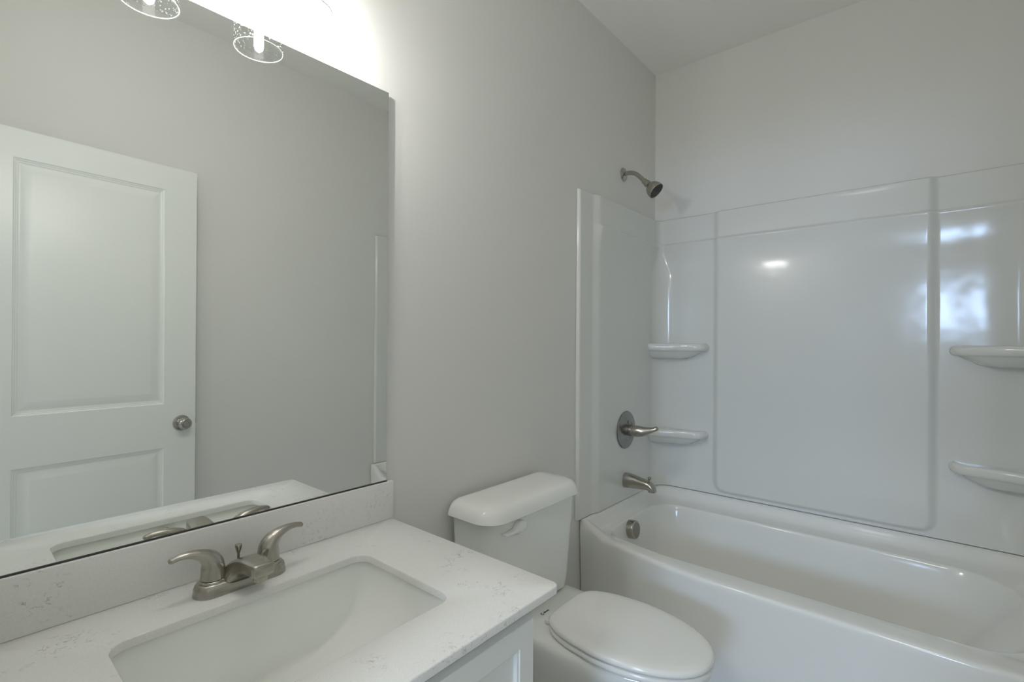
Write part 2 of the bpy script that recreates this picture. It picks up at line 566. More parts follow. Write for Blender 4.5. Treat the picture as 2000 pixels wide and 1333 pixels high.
# ------------------------------------------------------------------ mirror
MX0, MX1, MZ0, MZ1 = 0.008, 0.796, 0.9282, 1.979
mir = thing('wall_mirror', 'large frameless rectangular wall mirror standing on the quartz backsplash above the sink', 'mirror', ((MX0 + MX1) / 2, -0.004, MZ0))
bm = BM(); box(bm, MX0, MX1, -0.012, -0.0065, MZ0, MZ1, 0.0012, 1)
obj('mirror_glass', bm, 'mirror', mir, smooth=False)
bm = BM(); box(bm, MX0 + 0.003, MX1 - 0.003, -0.0063, -0.0008, MZ0 + 0.002, MZ1 - 0.003)
obj('backing', bm, 'dark', mir, label='dark backing')
bm = BM(); box(bm, MX0, MX1, -0.0145, -0.0122, MZ0 - 0.0005, MZ0 + 0.0022)
obj('bottom_channel', bm, 'dark', mir, label='dark support channel along the bottom edge')

# ------------------------------------------------------------------ vanity countertop, backsplash, sink
CZ0, CZ1 = 0.812, 0.827
CX0, CX1, CY0 = 0.008, 0.809, -0.5725
SX0, SX1, SY0, SY1 = 0.176, 0.634, -0.450, -0.154
ct = thing('countertop', 'white quartz vanity countertop with grey flecks and a rounded rectangular sink cutout', 'countertop', ((CX0 + CX1) / 2, -0.29, CZ0))
bm = BM()
outer = rrect(CX0, CX1, CY0, -0.001, (0.016, 0.002, 0.002, 0.002), 8, 6)
inner = rrect(SX0, SX1, SY0, SY1, 0.030, 8, 6)
def inset_pts(pts, d):
    n = len(pts); out = []
    for i in range(n):
        a, b_, c = Vector(pts[i - 1]), Vector(pts[i]), Vector(pts[(i + 1) % n])
        t = (c - a).normalized(); nrm = Vector((-t.y, t.x))
        out.append((b_.x + nrm.x * d, b_.y + nrm.y * d))
    return out
e = 0.0022
ol = [(outer, CZ0 + 0.001), (outer, CZ1 - e), (inset_pts(outer, 0.0007), CZ1 - 0.0007), (inset_pts(outer, e), CZ1)]
il = [(inset_pts(inner, -e), CZ1), (inset_pts(inner, -0.0007), CZ1 - 0.0007), (inner, CZ1 - e), (inner, CZ0)]
seq = ol + il + [(outer, CZ0)]
rows = [[bm.verts.new((x, y, z)) for x, y in pts] for pts, z in seq]
for a, b_ in zip(rows, rows[1:] + rows[:1]):
    for i in range(len(a)):
        j = (i + 1) % len(a)
        bm.faces.new((a[i], a[j], b_[j], b_[i]))
obj('worktop', bm, 'quartz', ct, sharp=50)
bm = BM(); box(bm, CX0, CX1 + 0.004, -0.0205, -0.001, CZ1 + 0.0002, 0.9276, 0.0012, 2)
tag(obj('backsplash', bm, 'quartz', None, sharp=50), 'low white quartz backsplash strip with grey flecks along the wall under the mirror', 'backsplash')

snk = thing('sink_basin', 'white rectangular undermount sink set below the quartz countertop', 'sink', (0.405, -0.30, 0.655))
bm = BM()
def sk(ins_l, ins_b, ins_f, r, z):
    return [Vector((x, y, z)) for x, y in rrect(SX0 - 0.008 + ins_l, SX1 + 0.008 - ins_l, SY0 - 0.008 + ins_f, SY1 + 0.008 - ins_b, r, 10, 8)]
loops = [sk(-0.022, -0.016, -0.022, 0.05, CZ0 - 0.014), sk(-0.022, -0.016, -0.022, 0.05, CZ0 - 0.0008), sk(-0.004, -0.004, -0.004, 0.038, CZ0 - 0.0008), sk(0.0, 0.0, 0.0, 0.035, CZ0 - 0.004)]
# ends sweep down in a long curve, back and front stay steep
for t in lin(0.06, 1.0, 16):
    a = t * pi / 2
    depth = 0.148 * sin(a) ** 1.0
    endin = 0.002 + 0.165 * (1 - cos(a)) ** 1.15
    sidein = 0.002 + 0.020 * (depth / 0.148) + 0.028 * max(0, (t - 0.72) / 0.28) ** 2
    r = 0.034 - 0.020 * t
    loops.append(sk(endin, sidein, sidein, r, CZ0 - 0.004 - depth))
last = loops[-1]
c = Vector((0.405, -0.302, last[0].z - 0.004))
for f in (0.75, 0.5, 0.3):
    loops.append([Vector((c.x + (p.x - c.x) * f, c.y + (p.y - c.y) * f, last[0].z - 0.004 * (1 - f))) for p in last])
loft(bm, loops, False, True)
obj('basin', bm, 'sinkchina', snk, sharp=60)
bm = BM()
lathe(bm, (0.405, -0.302, 0.6595), (0, 0, 1), [(0, 0.030), (0.003, 0.031), (0.005, 0.028), (0.004, 0.022), (0.002, 0.020), (0.008, 0.018), (0.010, 0.012), (0.011, 0.002)], 36)
obj('drain', bm, 'nickel', snk, label='nickel pop-up drain')
bm = BM()
o = Vector((0.405, -0.4465, 0.790))
lathe(bm, o, (0, 1, 0), [(0, 0.0145), (0.003, 0.015), (0.005, 0.0135), (0.0045, 0.0105), (0.002, 0.0098)], 32)
ov = obj('overflow_ring', bm, 'nickel', snk, label='nickel overflow ring')
bm = BM(); lathe(bm, o + Vector((0, 0.001, 0)), (0, 1, 0), [(0, 0.0099), (0.0015, 0.0099)], 24)
obj('overflow_hole', bm, 'dark', ov, label='dark overflow hole')

# ------------------------------------------------------------------ faucet
FX, FY, FZ = 0.3985, -0.093, CZ1 + 0.0003
fa = thing('faucet', 'brushed nickel two-handle centerset faucet on the countertop behind the sink', 'faucet', (FX, FY, FZ))
bm = BM()
def stad(hl, hw, z, n=12):
    pts = []
    for i in range(n + 1):
        a = -pi / 2 + pi * i / n; pts.append(Vector((FX + hl - hw + hw * cos(a), FY + hw * sin(a), z)))
    for i in range(n + 1):
        a = pi / 2 + pi * i / n; pts.append(Vector((FX - hl + hw + hw * cos(a), FY + hw * sin(a), z)))
    return pts
loft(bm, [stad(0.0845, 0.0285, FZ), stad(0.0845, 0.0285, FZ + 0.002), stad(0.083, 0.027, FZ + 0.014), stad(0.0815, 0.0258, FZ + 0.0185), stad(0.079, 0.0238, FZ + 0.0215), stad(0.076, 0.021, FZ + 0.0225)])
obj('base_plate', bm, 'nickel', fa, sharp=50)
bm = BM()
# spout: broad saddle rising from the base, boxy and flat on top, arched underneath
def ssec(y, wt, wb, zb, zt, n=40, p=5.0):
    lp = []
    for i in range(n):
        a_ = 2 * pi * i / n
        c_ = math.copysign(abs(cos(a_)) ** (2 / p), cos(a_)); s_ = math.copysign(abs(sin(a_)) ** (2 / p), sin(a_))
        w_ = wb + (wt - wb) * (s_ + 1) / 2
        lp.append(Vector((FX + w_ * c_, y, (zb + zt) / 2 + (zt - zb) / 2 * s_)))
    return lp
KEY = [(FY + 0.020, 0.030, 0.044, 0.014, 0.024), (FY + 0.014, 0.029, 0.045, 0.014, 0.033), (FY + 0.004, 0.0275, 0.046, 0.014, 0.044), (FY - 0.010, 0.0260, 0.046, 0.014, 0.0535),
       (FY - 0.022, 0.0245, 0.043, 0.014, 0.0585), (FY - 0.0275, 0.0240, 0.036, 0.016, 0.0600), (FY - 0.033, 0.0235, 0.031, 0.024, 0.0610), (FY - 0.040, 0.0228, 0.0265, 0.033, 0.0620), (FY - 0.052, 0.0222, 0.0240, 0.0385, 0.0640),
       (FY - 0.074, 0.0212, 0.0222, 0.0410, 0.0660), (FY - 0.094, 0.0202, 0.0208, 0.0418, 0.0668), (FY - 0.100, 0.0196, 0.0200, 0.0422, 0.0665), (FY - 0.1028, 0.0184, 0.0188, 0.0432, 0.0655), (FY - 0.1040, 0.0165, 0.0168, 0.0450, 0.0637)]
loft(bm, [ssec(y, wt, wb, FZ + zb, FZ + zt) for y, wt, wb, zb, zt in KEY])
sp = obj('spout', bm, 'nickel', fa, sharp=50)
bm = BM(); lathe(bm, (FX, FY - 0.086, FZ + 0.0425), (0, 0, -1), [(0, 0.0125), (0.008, 0.0125), (0.0115, 0.0115), (0.0115, 0.009), (0.008, 0.0085)], 28)
obj('aerator', bm, 'nickel', sp)
for s in (-1, 1):
    cx = FX + s * 0.0510
    bm = BM()
    lathe(bm, (cx, FY, FZ + 0.0205), (0, 0, 1), [(0, 0.0235), (0.004, 0.0235), (0.006, 0.0222), (0.007, 0.0195), (0.0085, 0.0195)], 36)
    pts = [(cx, FY, FZ + 0.0285), (cx, FY, FZ + 0.042), (cx + s * 0.0015, FY, FZ + 0.056), (cx + s * 0.0085, FY, FZ + 0.068), (cx + s * 0.022, FY, FZ + 0.0775), (cx + s * 0.040, FY, FZ + 0.083), (cx + s * 0.056, FY, FZ + 0.0835), (cx + s * 0.068, FY, FZ + 0.081)]
    sweep(bm, pts, [(0.0215, 0.0215), (0.0208, 0.0205), (0.0195, 0.0188), (0.0165, 0.0152), (0.0125, 0.0102), (0.0092, 0.0068), (0.0078, 0.0055), (0.0072, 0.0052)], side=(0, 1, 0), n=28, k=8, round_ends=(False, True))
    obj('handle', bm, 'nickel', fa, sharp=50)
bm = BM()
lathe(bm, (FX, FY + 0.0165, FZ + 0.0185), (0, 0, 1), [(0, 0.0028), (0.0345, 0.0028), (0.038, 0.0042), (0.046, 0.0062), (0.050, 0.0066), (0.052, 0.0060), (0.0525, 0.0035)], 24)
obj('lift_rod', bm, 'nickel', fa)

# ------------------------------------------------------------------ vanity cabinet
KX0, KX1, KY, KZ = 0.010, 0.736, -0.545, 0.811
vc = thing('vanity_cabinet', 'white painted vanity cabinet with panelled doors under the quartz countertop', 'cabinet', ((KX0 + KX1) / 2, -0.27, 0))
bm = BM()
box(bm, KX0, KX0 + 0.016, KY + 0.018, -0.003, 0.0, KZ)
box(bm, KX1 - 0.016, KX1, KY + 0.018, -0.003, 0.0, KZ)
box(bm, KX0 + 0.016, KX1 - 0.016, KY + 0.018, -0.003, 0.10, 0.116)
box(bm, KX0 + 0.016, KX1 - 0.016, -0.012, -0.003, 0.116, KZ)
box(bm, KX0, KX0 + 0.04, KY, KY + 0.018, 0.10, KZ)
box(bm, KX1 - 0.04, KX1, KY, KY + 0.018, 0.10, KZ)
box(bm, KX0 + 0.04, KX1 - 0.04, KY, KY + 0.018, KZ - 0.05, KZ)
box(bm, KX0 + 0.04, KX1 - 0.04, KY, KY + 0.018, 0.10, 0.135)
obj('carcass', bm, 'cab', vc)
bm = BM(); box(bm, KX0 + 0.016, KX1 - 0.016, KY + 0.06, KY + 0.075, 0.0, 0.10)
obj('toe_kick', bm, 'cab', vc)
def cab_door(x0, x1, z0, z1, side):
    bm = BM()
    yf = KY - 0.0185
    def rr(ins, y): return [Vector(p) for p in ((x0 + ins, y, z0 + ins), (x1 - ins, y, z0 + ins), (x1 - ins, y, z1 - ins), (x0 + ins, y, z1 - ins))]
    L_ = [rr(0, KY - 0.0005), rr(0, yf + 0.0015), rr(0.0015, yf), rr(0.0400, yf), rr(0.0412, yf + 0.0022), rr(0.0445, yf + 0.0028), rr(0.0455, yf + 0.0036), rr(0.0465, yf + 0.0100), rr(0.0475, yf + 0.0105)]
    loft(bm, L_)
    d = obj('cabinet_door', bm, 'cab', vc, sharp=20)
    return d
mid = (KX0 + KX1) / 2
cab_door(KX0 + 0.001, mid - 0.0015, 0.115, 0.787, 1)
cab_door(mid + 0.0015, KX1 - 0.0005, 0.115, 0.787, -1)

# ------------------------------------------------------------------ vanity light
vl = thing('vanity_light', 'two-lamp vanity light with clear seeded glass shades on the wall above the mirror', 'wall light', (0.3944, -0.001, 2.16))
bm = BM()
loops = []
for y, ins in ((-0.001, 0), (-0.018, 0), (-0.022, 0.002), (-0.024, 0.006)):
    loops.append([Vector((x, y, z)) for x, z in rrect(0.254 + ins, 0.535 - ins, 2.215 + ins, 2.305 - ins, 0.012, 6, 4)])
loft(bm, loops)
obj('backplate', bm, 'nickel', vl)
LZ = 2.0040
for lx in (0.2850, 0.5037):
    ly = -0.1262
    bm = BM()
    sweep(bm, [(lx, -0.022, 2.26), (lx, -0.06, 2.262), (lx, -0.098, 2.254), (lx, ly, 2.232), (lx, ly, 2.205)], [0.008] * 5, side=(1, 0, 0), n=20, k=6)
    obj('arm', bm, 'nickel', vl)
    bm = BM()
    lathe(bm, (lx, ly, 2.212), (0, 0, -1), [(0, 0.012), (0.003, 0.022), (0.008, 0.030), (0.030, 0.030), (0.034, 0.028), (0.036, 0.019), (0.070, 0.018), (0.144, 0.0125), (0.145, 0.0098)], 32)
    obj('socket', bm, 'nickel', vl)
    bm = BM()
    R_ = 0.0530
    ww = 0.0025
    lathe(bm, (lx, ly, LZ), (0, 0, 1), [(0.001, R_), (0.150, R_), (0.158, R_ - 0.004), (0.160, R_ - 0.010), (0.160, 0.031)], 64, False, False)
    sh = obj('lamp_shade', bm, 'glass', vl, label='clear seeded glass cylinder shade')
    bm = BM()
    n = 72; m_ = 10; rr_ = 0.0011
    rows = [[bm.verts.new((lx + (R_ - 0.0004 + rr_ * cos(2 * pi * j / m_)) * cos(2 * pi * i / n), ly + (R_ - 0.0004 + rr_ * cos(2 * pi * j / m_)) * sin(2 * pi * i / n), LZ + rr_ * sin(2 * pi * j / m_))) for j in range(m_)] for i in range(n)]
    for i in range(n):
        for j in range(m_):
            bm.faces.new((rows[i][j], rows[(i + 1) % n][j], rows[(i + 1) % n][(j + 1) % m_], rows[i][(j + 1) % m_]))
    obj('rim', bm, 'rim', sh, label='bright polished bottom rim')
    bm = BM()
    lathe(bm, (lx, ly, 2.066), (0, 0, -1), [(0, 0.0095), (0.010, 0.0100), (0.054, 0.0100), (0.061, 0.008), (0.065, 0.004), (0.066, 0.0005)], 28)
    obj('bulb', bm, 'bulb', vl, label='glowing tubular bulb')

# unseen fill dome added on the ceiling to even out the brightness
cl = thing('ceiling_fill', 'unseen round white fill dome added overhead in front of the vanity', 'fill light', (0.45, -0.76, H - 0.10))
bm = BM(); lathe(bm, (0.45, -0.76, H), (0, 0, -1), [(0.0005, 0.15), (0.018, 0.15), (0.022, 0.146)], 48)
obj('rim', bm, 'nickel', cl)
bm = BM(); lathe(bm, (0.45, -0.76, H - 0.0222), (0, 0, -1), [(0, 0.140), (0.020, 0.138), (0.045, 0.122), (0.065, 0.090), (0.076, 0.045), (0.079, 0.001)], 48)
obj('dome', bm, 'dome', cl, label='glowing white dome of the added fill light')

# ------------------------------------------------------------------ toilet
TX = 1.248
to = thing('toilet', 'white two-piece elongated toilet with closed lid between vanity and bathtub', 'toilet', (TX, -0.36, 0))
bm = BM()
def tl(hw, y0, y1, z, rf, rb=0.02):
    return [Vector((x, y, z)) for x, y in rrect(TX - hw, TX + hw, y0, y1, (rf, rb, rb, rf), 10, 6)]
loft(bm, [tl(0.190, -0.165, -0.030, 0.462, 0.05), tl(0.199, -0.178, -0.022, 0.470, 0.055), tl(0.204, -0.182, -0.021, 0.50, 0.055), tl(0.220, -0.189, -0.021, 0.70, 0.055), tl(0.225, -0.191, -0.021, 0.783, 0.055)])
obj('tank', bm, 'china', to, sharp=45)
bm = BM()
def lidl(ins, z):
    r = max(0.068 - ins * 0.5, 0.03)
    return tl(0.2455 - ins, -0.206 + ins, -0.0165 - ins * 0.35, z, r, 0.022)
# front edge bows out a little
def bowed(lp, k=0.010):
    return [Vector((p.x, p.y - (k * (1 - ((p.x - TX) / 0.26) ** 2) if p.y < -0.10 else 0), p.z)) for p in lp]
ll = [lidl(0.010, 0.7835), lidl(0.002, 0.7838), lidl(0.0, 0.7855), lidl(0.0015, 0.793), lidl(0.006, 0.806), lidl(0.012, 0.8165), lidl(0.020, 0.8235), lidl(0.032, 0.8275), lidl(0.055, 0.8300), lidl(0.080, 0.8310)]
loft(bm, [bowed(l, 0.004) for l in ll])
obj('tank_lid', bm, 'china', to, sharp=60)
# trip lever
bm = BM()
lathe(bm, (1.138, -0.186, 0.752), (0, -1, 0), [(0, 0.022), (0.006, 0.022), (0.008, 0.020)], 32)
prof = [(1.164, 0.750), (1.163, 0.759), (1.155, 0.769), (1.141, 0.774), (1.127, 0.770), (1.117, 0.760), (1.106, 0.754), (1.070, 0.752), (1.066, 0.749), (1.070, 0.745), (1.110, 0.743), (1.145, 0.744)]
cc = catmull([(a, 0, c_) for a, c_ in prof + prof[:1]], 4)[:-1]
cen = Vector((1.125, 0, 0.755))
def lv(y, f): return [Vector((cen.x + (p.x - cen.x) * f, y, cen.z + (p.z - cen.z) * f)) for p in cc]
loft(bm, [lv(-0.192, 1.0), lv(-0.204, 1.0), lv(-0.2065, 0.97), lv(-0.208, 0.90)])
obj('flush_lever', bm, 'plastic', to, sharp=40)
# bowl
BXC = 1.283
def oval(hw, yb, yf, z, bw=0.75, n=48, mid=0.42):
    """elongated outline: narrower straight back at yb, widest at 'mid', pointed round front at yf"""
    ym = yb + (yf - yb) * mid
    pts = []
    for i in range(n):
        a = 2 * pi * i / n
        sx, sy = sin(a), cos(a)              # sy=1 -> back
        if sy < 0:
            x = hw * math.copysign(abs(sx) ** 0.92, sx); y = ym + (yf - ym) * abs(sy) ** 0.98
        else:
            ex = 2.0 / 5.5
            x = math.copysign(abs(sx) ** ex, sx); yy = abs(sy) ** ex
            x *= hw * (1 - (1 - bw) * yy ** 1.6)
            y = ym + (yb - ym) * yy
        pts.append(Vector((BXC + x, y, z)))
    return pts
bm = BM()
loops = [oval(0.105, -0.10, -0.53, 0.0, 0.9), oval(0.108, -0.10, -0.535, 0.012, 0.9), oval(0.098, -0.11, -0.50, 0.10, 0.9), oval(0.100, -0.10, -0.51, 0.20, 0.9), oval(0.122, -0.06, -0.57, 0.29, 0.9), oval(0.150, -0.03, -0.655, 0.37, 0.95), oval(0.164, -0.022, -0.695, 0.415, 0.98), oval(0.167, -0.02, -0.703, 0.440, 0.98), oval(0.164, -0.022, -0.700, 0.453, 0.98), oval(0.156, -0.03, -0.692, 0.4585, 0.98), oval(0.12, -0.06, -0.64, 0.4595, 0.98)]
loft(bm, loops)
obj('bowl', bm, 'china', to, sharp=60)
bm = BM()
def seat(ins, z): return oval(0.1605 - ins, -0.266 - ins, -0.711 + ins, z, 0.77, 96)
def flat(lp, z): return [Vector((p.x, p.y, z)) for p in lp]
loft(bm, [seat(0.006, 0.4635), seat(0.001, 0.4645), seat(0.0, 0.468), seat(0.001, 0.4745), seat(0.006, 0.4785)])
obj('seat', bm, 'plastic', to, sharp=60)
bm = BM()
loft(bm, [seat(0.008, 0.4815), seat(0.002, 0.4818), seat(-0.001, 0.4845), seat(-0.001, 0.490), seat(0.0025, 0.4955), seat(0.009, 0.4985), seat(0.03, 0.5005), seat(0.07, 0.5015)])
obj('seat_lid', bm, 'plastic', to, sharp=60)
for s in (-1, 1):
    bm = BM(); box(bm, BXC + s * 0.070 - 0.018, BXC + s * 0.070 + 0.018, -0.290, -0.250, 0.4597, 0.4725, 0.004, 3)
    obj('hinge', bm, 'plastic', to)
# small black printed mark on the deck behind the seat: a crescent and a row of tiny glyph strokes
bm = BM()
px0, py0, pz0 = BXC - 0.054, -0.2135, 0.4597
def mark(x0, x1, y0, y1): box(bm, px0 + x0, px0 + x1, py0 + y0, py0 + y1, pz0, pz0 + 0.0004)
for a in range(60, 301, 24):
    q = radians(a); mark(0.0045 + 0.0045 * cos(q) - 0.001, 0.0045 + 0.0045 * cos(q) + 0.001, 0.0045 * sin(q) - 0.001, 0.0045 * sin(q) + 0.001)
for k, (w, h_) in enumerate(((0.0036, 0.0055), (0.0036, 0.0050), (0.0036, 0.0040), (0.0040, 0.0040), (0.0036, 0.0042))):
    x = 0.0125 + k * 0.0050
    mark(x, x + 0.0012, -0.0025, -0.0025 + h_); mark(x + w - 0.0012, x + w, -0.0025, -0.0025 + h_)
    mark(x, x + w, -0.0025 + (h_ - 0.0012) * (k % 2), -0.0013 + (h_ - 0.0012) * (k % 2))
obj('printed_mark', bm, 'ink', to, smooth=False, label='tiny black printed mark')

# ------------------------------------------------------------------ bathtub
tb = thing('bathtub', 'white alcove bathtub with a smooth front apron below the shower surround', 'bathtub', (2.11, WY / 2, 0))
bm = BM()
TW0, TW1 = WY + 0.004, -0.004          # along the wall to wall length
TXB = XB - 0.004
def bow(y): return 1.774 - 0.074 * smooth(-0.02, -0.55, y) + 0.02 * smooth(-1.30, -1.46, y)
NC, NS = 10, 14
def outer_loop(ins, zf, zw, inw=None):
    """ins: inset from the front edge, inw: inset from the walls"""
    inw = ins if inw is None else inw
    pts = rrect(1.70, TXB - inw, TW0 + inw, TW1 - inw, (0.03, 0.03, 0.004, 0.004), NC, NS)
    out = []
    for x, y in pts:
        f = smooth(1.70, TXB - inw, x) if False else (x - 1.70) / (TXB - inw - 1.70)
        xf = bow(y) + ins
        X = xf + (TXB - inw - xf) * max(0.0, f)
        dy = min(TW1 - inw - y, y - (TW0 + inw))
        w = max(1 - smooth(0.003, 0.040, dy), smooth(2.25, 2.45, X))
        out.append(Vector((X, y, zf + (zw - zf) * w)))
    return out
def basin(x0, x1, y0, y1, r, z):
    return [Vector((x, y, z)) for x, y in rrect(x0, x1, y0, y1, r, NC, NS)]
loops = [outer_loop(0.012, 0.0, 0.0, 0.0), outer_loop(0.010, 0.02, 0.02, 0.0), outer_loop(0.010, 0.30, 0.30, 0.0), outer_loop(0.003, 0.46, 0.46, 0.0),
         outer_loop(0.0005, 0.485, 0.50, 0.0), outer_loop(0.0008, 0.4925, 0.545, 0.0), outer_loop(0.0028, 0.4985, 0.5585, 0.002), outer_loop(0.0066, 0.5025, 0.5605, 0.012), outer_loop(0.0125, 0.5048, 0.5595, 0.022),
         outer_loop(0.028, 0.5055, 0.551, 0.030), outer_loop(0.036, 0.506, 0.534, 0.038), outer_loop(0.046, 0.506, 0.519, 0.048), outer_loop(0.060, 0.5058, 0.509, 0.062)]
BX0, BX1, BY0, BY1 = 1.796, 2.385, -1.352, -0.088
R0 = (0.16, 0.12, 0.12, 0.14)
R0 = (0.17, 0.13, 0.13, 0.15)
loops += [basin(BX0 - 0.008, BX1 + 0.008, BY0 - 0.008, BY1 + 0.006, (0.178, 0.138, 0.138, 0.158), 0.5052),
          basin(BX0 - 0.003, BX1 + 0.003, BY0 - 0.003, BY1 + 0.003, (0.173, 0.133, 0.133, 0.153), 0.5040),
          basin(BX0, BX1, BY0, BY1, R0, 0.5005),
          basin(BX0 + 0.003, BX1 - 0.003, BY0 + 0.006, BY1 - 0.002, R0, 0.494),
          basin(BX0 + 0.008, BX1 - 0.008, BY0 + 0.018, BY1 - 0.006, R0, 0.475),
          basin(BX0 + 0.020, BX1 - 0.018, BY0 + 0.06, BY1 - 0.014, R0, 0.42),
          basin(BX0 + 0.040, BX1 - 0.038, BY0 + 0.17, BY1 - 0.032, (0.17, 0.12, 0.12, 0.16), 0.29),
          basin(BX0 + 0.055, BX1 - 0.053, BY0 + 0.25, BY1 - 0.052, (0.15, 0.11, 0.11, 0.15), 0.19),
          basin(BX0 + 0.066, BX1 - 0.064, BY0 + 0.29, BY1 - 0.075, (0.14, 0.10, 0.10, 0.14), 0.15),
          basin(BX0 + 0.086, BX1 - 0.084, BY0 + 0.34, BY1 - 0.105, (0.12, 0.09, 0.09, 0.12), 0.132),
          basin(BX0 + 0.12, BX1 - 0.12, BY0 + 0.40, BY1 - 0.15, (0.09, 0.07, 0.07, 0.09), 0.126)]
loft(bm, loops, True, True)
obj('tub_shell', bm, 'tub', tb, sharp=50)
# round overflow cover with slots
OC = Vector((2.055, -0.092, 0.459)); oax = Vector((0, -1, 0.12)).normalized()
bm = BM()
lathe(bm, OC, oax, [(0, 0.0405), (0.030, 0.0405), (0.0325, 0.0395), (0.034, 0.0375), (0.034, 0.0360)], 48, True, False)
lathe(bm, OC + oax * 0.0335, oax, [(0.0, 0.0362), (0.0006, 0.0360)], 48)
oc = obj('overflow_cover', bm, 'nickel', tb, sharp=30, label='round brushed nickel overflow cover')
u_, v_, d_ = frame(oax)
bm = BM()
ex = (u_ * cos(radians(32)) - v_ * sin(radians(32))) if u_.x > 0 else (-u_ * cos(radians(32)) + v_ * sin(radians(32)))
ex = Vector((cos(radians(28)), 0, sin(radians(28)))); ex = (ex - d_ * ex.dot(d_)).normalized(); ey = d_.cross(ex)
for k in range(-4, 5):
    h_ = k * 0.0072
    l_ = math.sqrt(max(0.0, 0.033 ** 2 - h_ ** 2))
    c0 = OC + oax * 0.0340 + ey * h_
    lp = [c0 + ex * l_ + ey * 0.0011, c0 - ex * l_ + ey * 0.0011, c0 - ex * l_ - ey * 0.0011, c0 + ex * l_ - ey * 0.0011]
    loft(bm, [lp, [p + oax * 0.0004 for p in lp]])
obj('slots', bm, 'groove', oc, smooth=False, label='dark diagonal slots')
bm = BM(); lathe(bm, (2.09, -0.33, 0.1255), (0, 0, 1), [(0, 0.034), (0.003, 0.034), (0.004, 0.030), (0.003, 0.02), (0.009, 0.018), (0.011, 0.004)], 36)
obj('drain', bm, 'nickel', tb, label='nickel drain')

# ------------------------------------------------------------------ shower surround
su = thing('shower_surround', 'glossy white three-wall moulded shower surround with corner shelves above the bathtub', 'shower surround', (2.13, WY / 2, 0.563))
SZ0, SZ1 = 0.563, 1.954
ZL = lines((SZ0, 0.566, 1), (0.566, 0.62, 12), (0.62, 1.56, 14), (1.56, 1.80, 22), (1.80, 1.835, 10), (1.835, 1.945, 4), (1.945, SZ1, 3))
def lip(z):
    if z > 1.812: return 0.012 * (1 - smooth(1.812, 1.828, z))
    return -0.002 + 0.014 * max(0.0, min(1.0, (z - 1.67) / 0.142)) ** 2
def topround(z): return -0.010 * smooth(1.945, SZ1, z) ** 2
def h_end(x, z):
    e = 0.016 * math.sqrt(max(0.0, 1 - (1 - min(1.0, (x - 1.742) / 0.012)) ** 2))
    s = smooth(1.842, 1.892, x)
    return max(0.0015, e + s * (0.014 + lip(z)) + topround(z))
XE = 2.41
XL = lines((1.742, 1.746, 4), (1.746, 1.756, 4), (1.756, 1.838, 4), (1.838, 1.896, 14), (1.896, XE, 12))
def mir_y(p, m): return Vector((p.x, WY - p.y, p.z)) if m else p
def end_panel(m):
    bm = BM()
    P = []
    for z in ZL:
        P.append([mir_y(Vector((x, -h_end(x, z), z)), m) for x in XL])
    P = [[mir_y(Vector((x, -0.001, SZ0)), m) for x in XL]] + P + [[mir_y(Vector((x, -0.001, SZ1)), m) for x in XL]]
    P = [[mir_y(Vector((r[0].x, -0.001, r[0].z)), m)] + r for r in P]
    grid(bm, P)
    return obj('end_panel', bm, 'acrylic', su, sharp=70)
end_panel(False); end_panel(True)
PY0, PY1, PZ0 = -1.121, -0.345, 0.594
def raise_(y, z):
    r = 0.03
    qx = abs(y - (PY0 + PY1) / 2) - ((PY1 - PY0) / 2 - r); qz = (PZ0 + r) - z
    d = math.hypot(max(qx, 0), max(qz, 0)) + min(max(qx, qz), 0) - r
    w = 0.036 if qx > qz else 0.020
    if qx > 0 and qz > 0:
        t = math.atan2(qz, qx) / (pi / 2); w = 0.036 + (0.020 - 0.036) * t
    return 0.020 * (1 - smooth(0, w, d))
def corner_r(z):
    if z > 1.80: return 0.030
    return 0.030 + 0.055 * smooth(1.795, 1.64, z)
def dish(y):
    t = max(0.0, abs(y - (PY0 + PY1) / 2) - ((PY1 - PY0) / 2 + 0.036))
    n = max(1, int(t / 0.004))
    return sum(0.035 * smooth(0, 0.09, t * (k + 0.5) / n) * (1 - smooth(0.095, 0.16, t * (k + 0.5) / n)) for k in range(n)) * t / n
YI = -0.135
def corner(z):
    """left corner from (XE, -h) to (X, YI)"""
    h = 0.030 + lip(z) + topround(z); X = XB - (0.014 + lip(z) + topround(z) + dish(YI)); r = corner_r(z)
    pts = [(XE + (X - r - XE) * t, -h) for t in (0, 0.5)]
    n = 14
    pts += [(X - r + r * sin(pi / 2 * i / n), -h - r + r * cos(pi / 2 * i / n)) for i in range(n + 1)]
    pts += [(X, -h - r + (YI + h + r) * t) for t in (0.34, 0.67)]
    return pts
YL = lines((YI, -0.285, 12), (-0.285, -0.350, 18), (-0.350, -1.115, 24), (-1.115, -1.180, 18), (-1.180, WY - YI, 12))
bm = BM(); P = []
for z in ZL:
    c1 = [Vector((x, y, z)) for x, y in corner(z)]
    md = [Vector((XB - max(0.0015, 0.014 + lip(z) + topround(z) + raise_(y, z) + dish(y)), y, z)) for y in YL]
    c2 = [Vector((p.x, WY - p.y, z)) for p in reversed(c1)]
    P.append(c1 + md + c2)
def back_row(r, z): return [Vector((max(p.x, XB - 0.0012) if -0.06 > p.y > WY + 0.06 else p.x, p.y if -0.06 > p.y > WY + 0.06 else (-0.001 if p.y > -0.5 else WY + 0.001), z)) for p in r]
P = [back_row(P[0], SZ0)] + P + [back_row(P[-1], SZ1)]
grid(bm, P)
obj('back_panel', bm, 'acrylic', su, sharp=70)
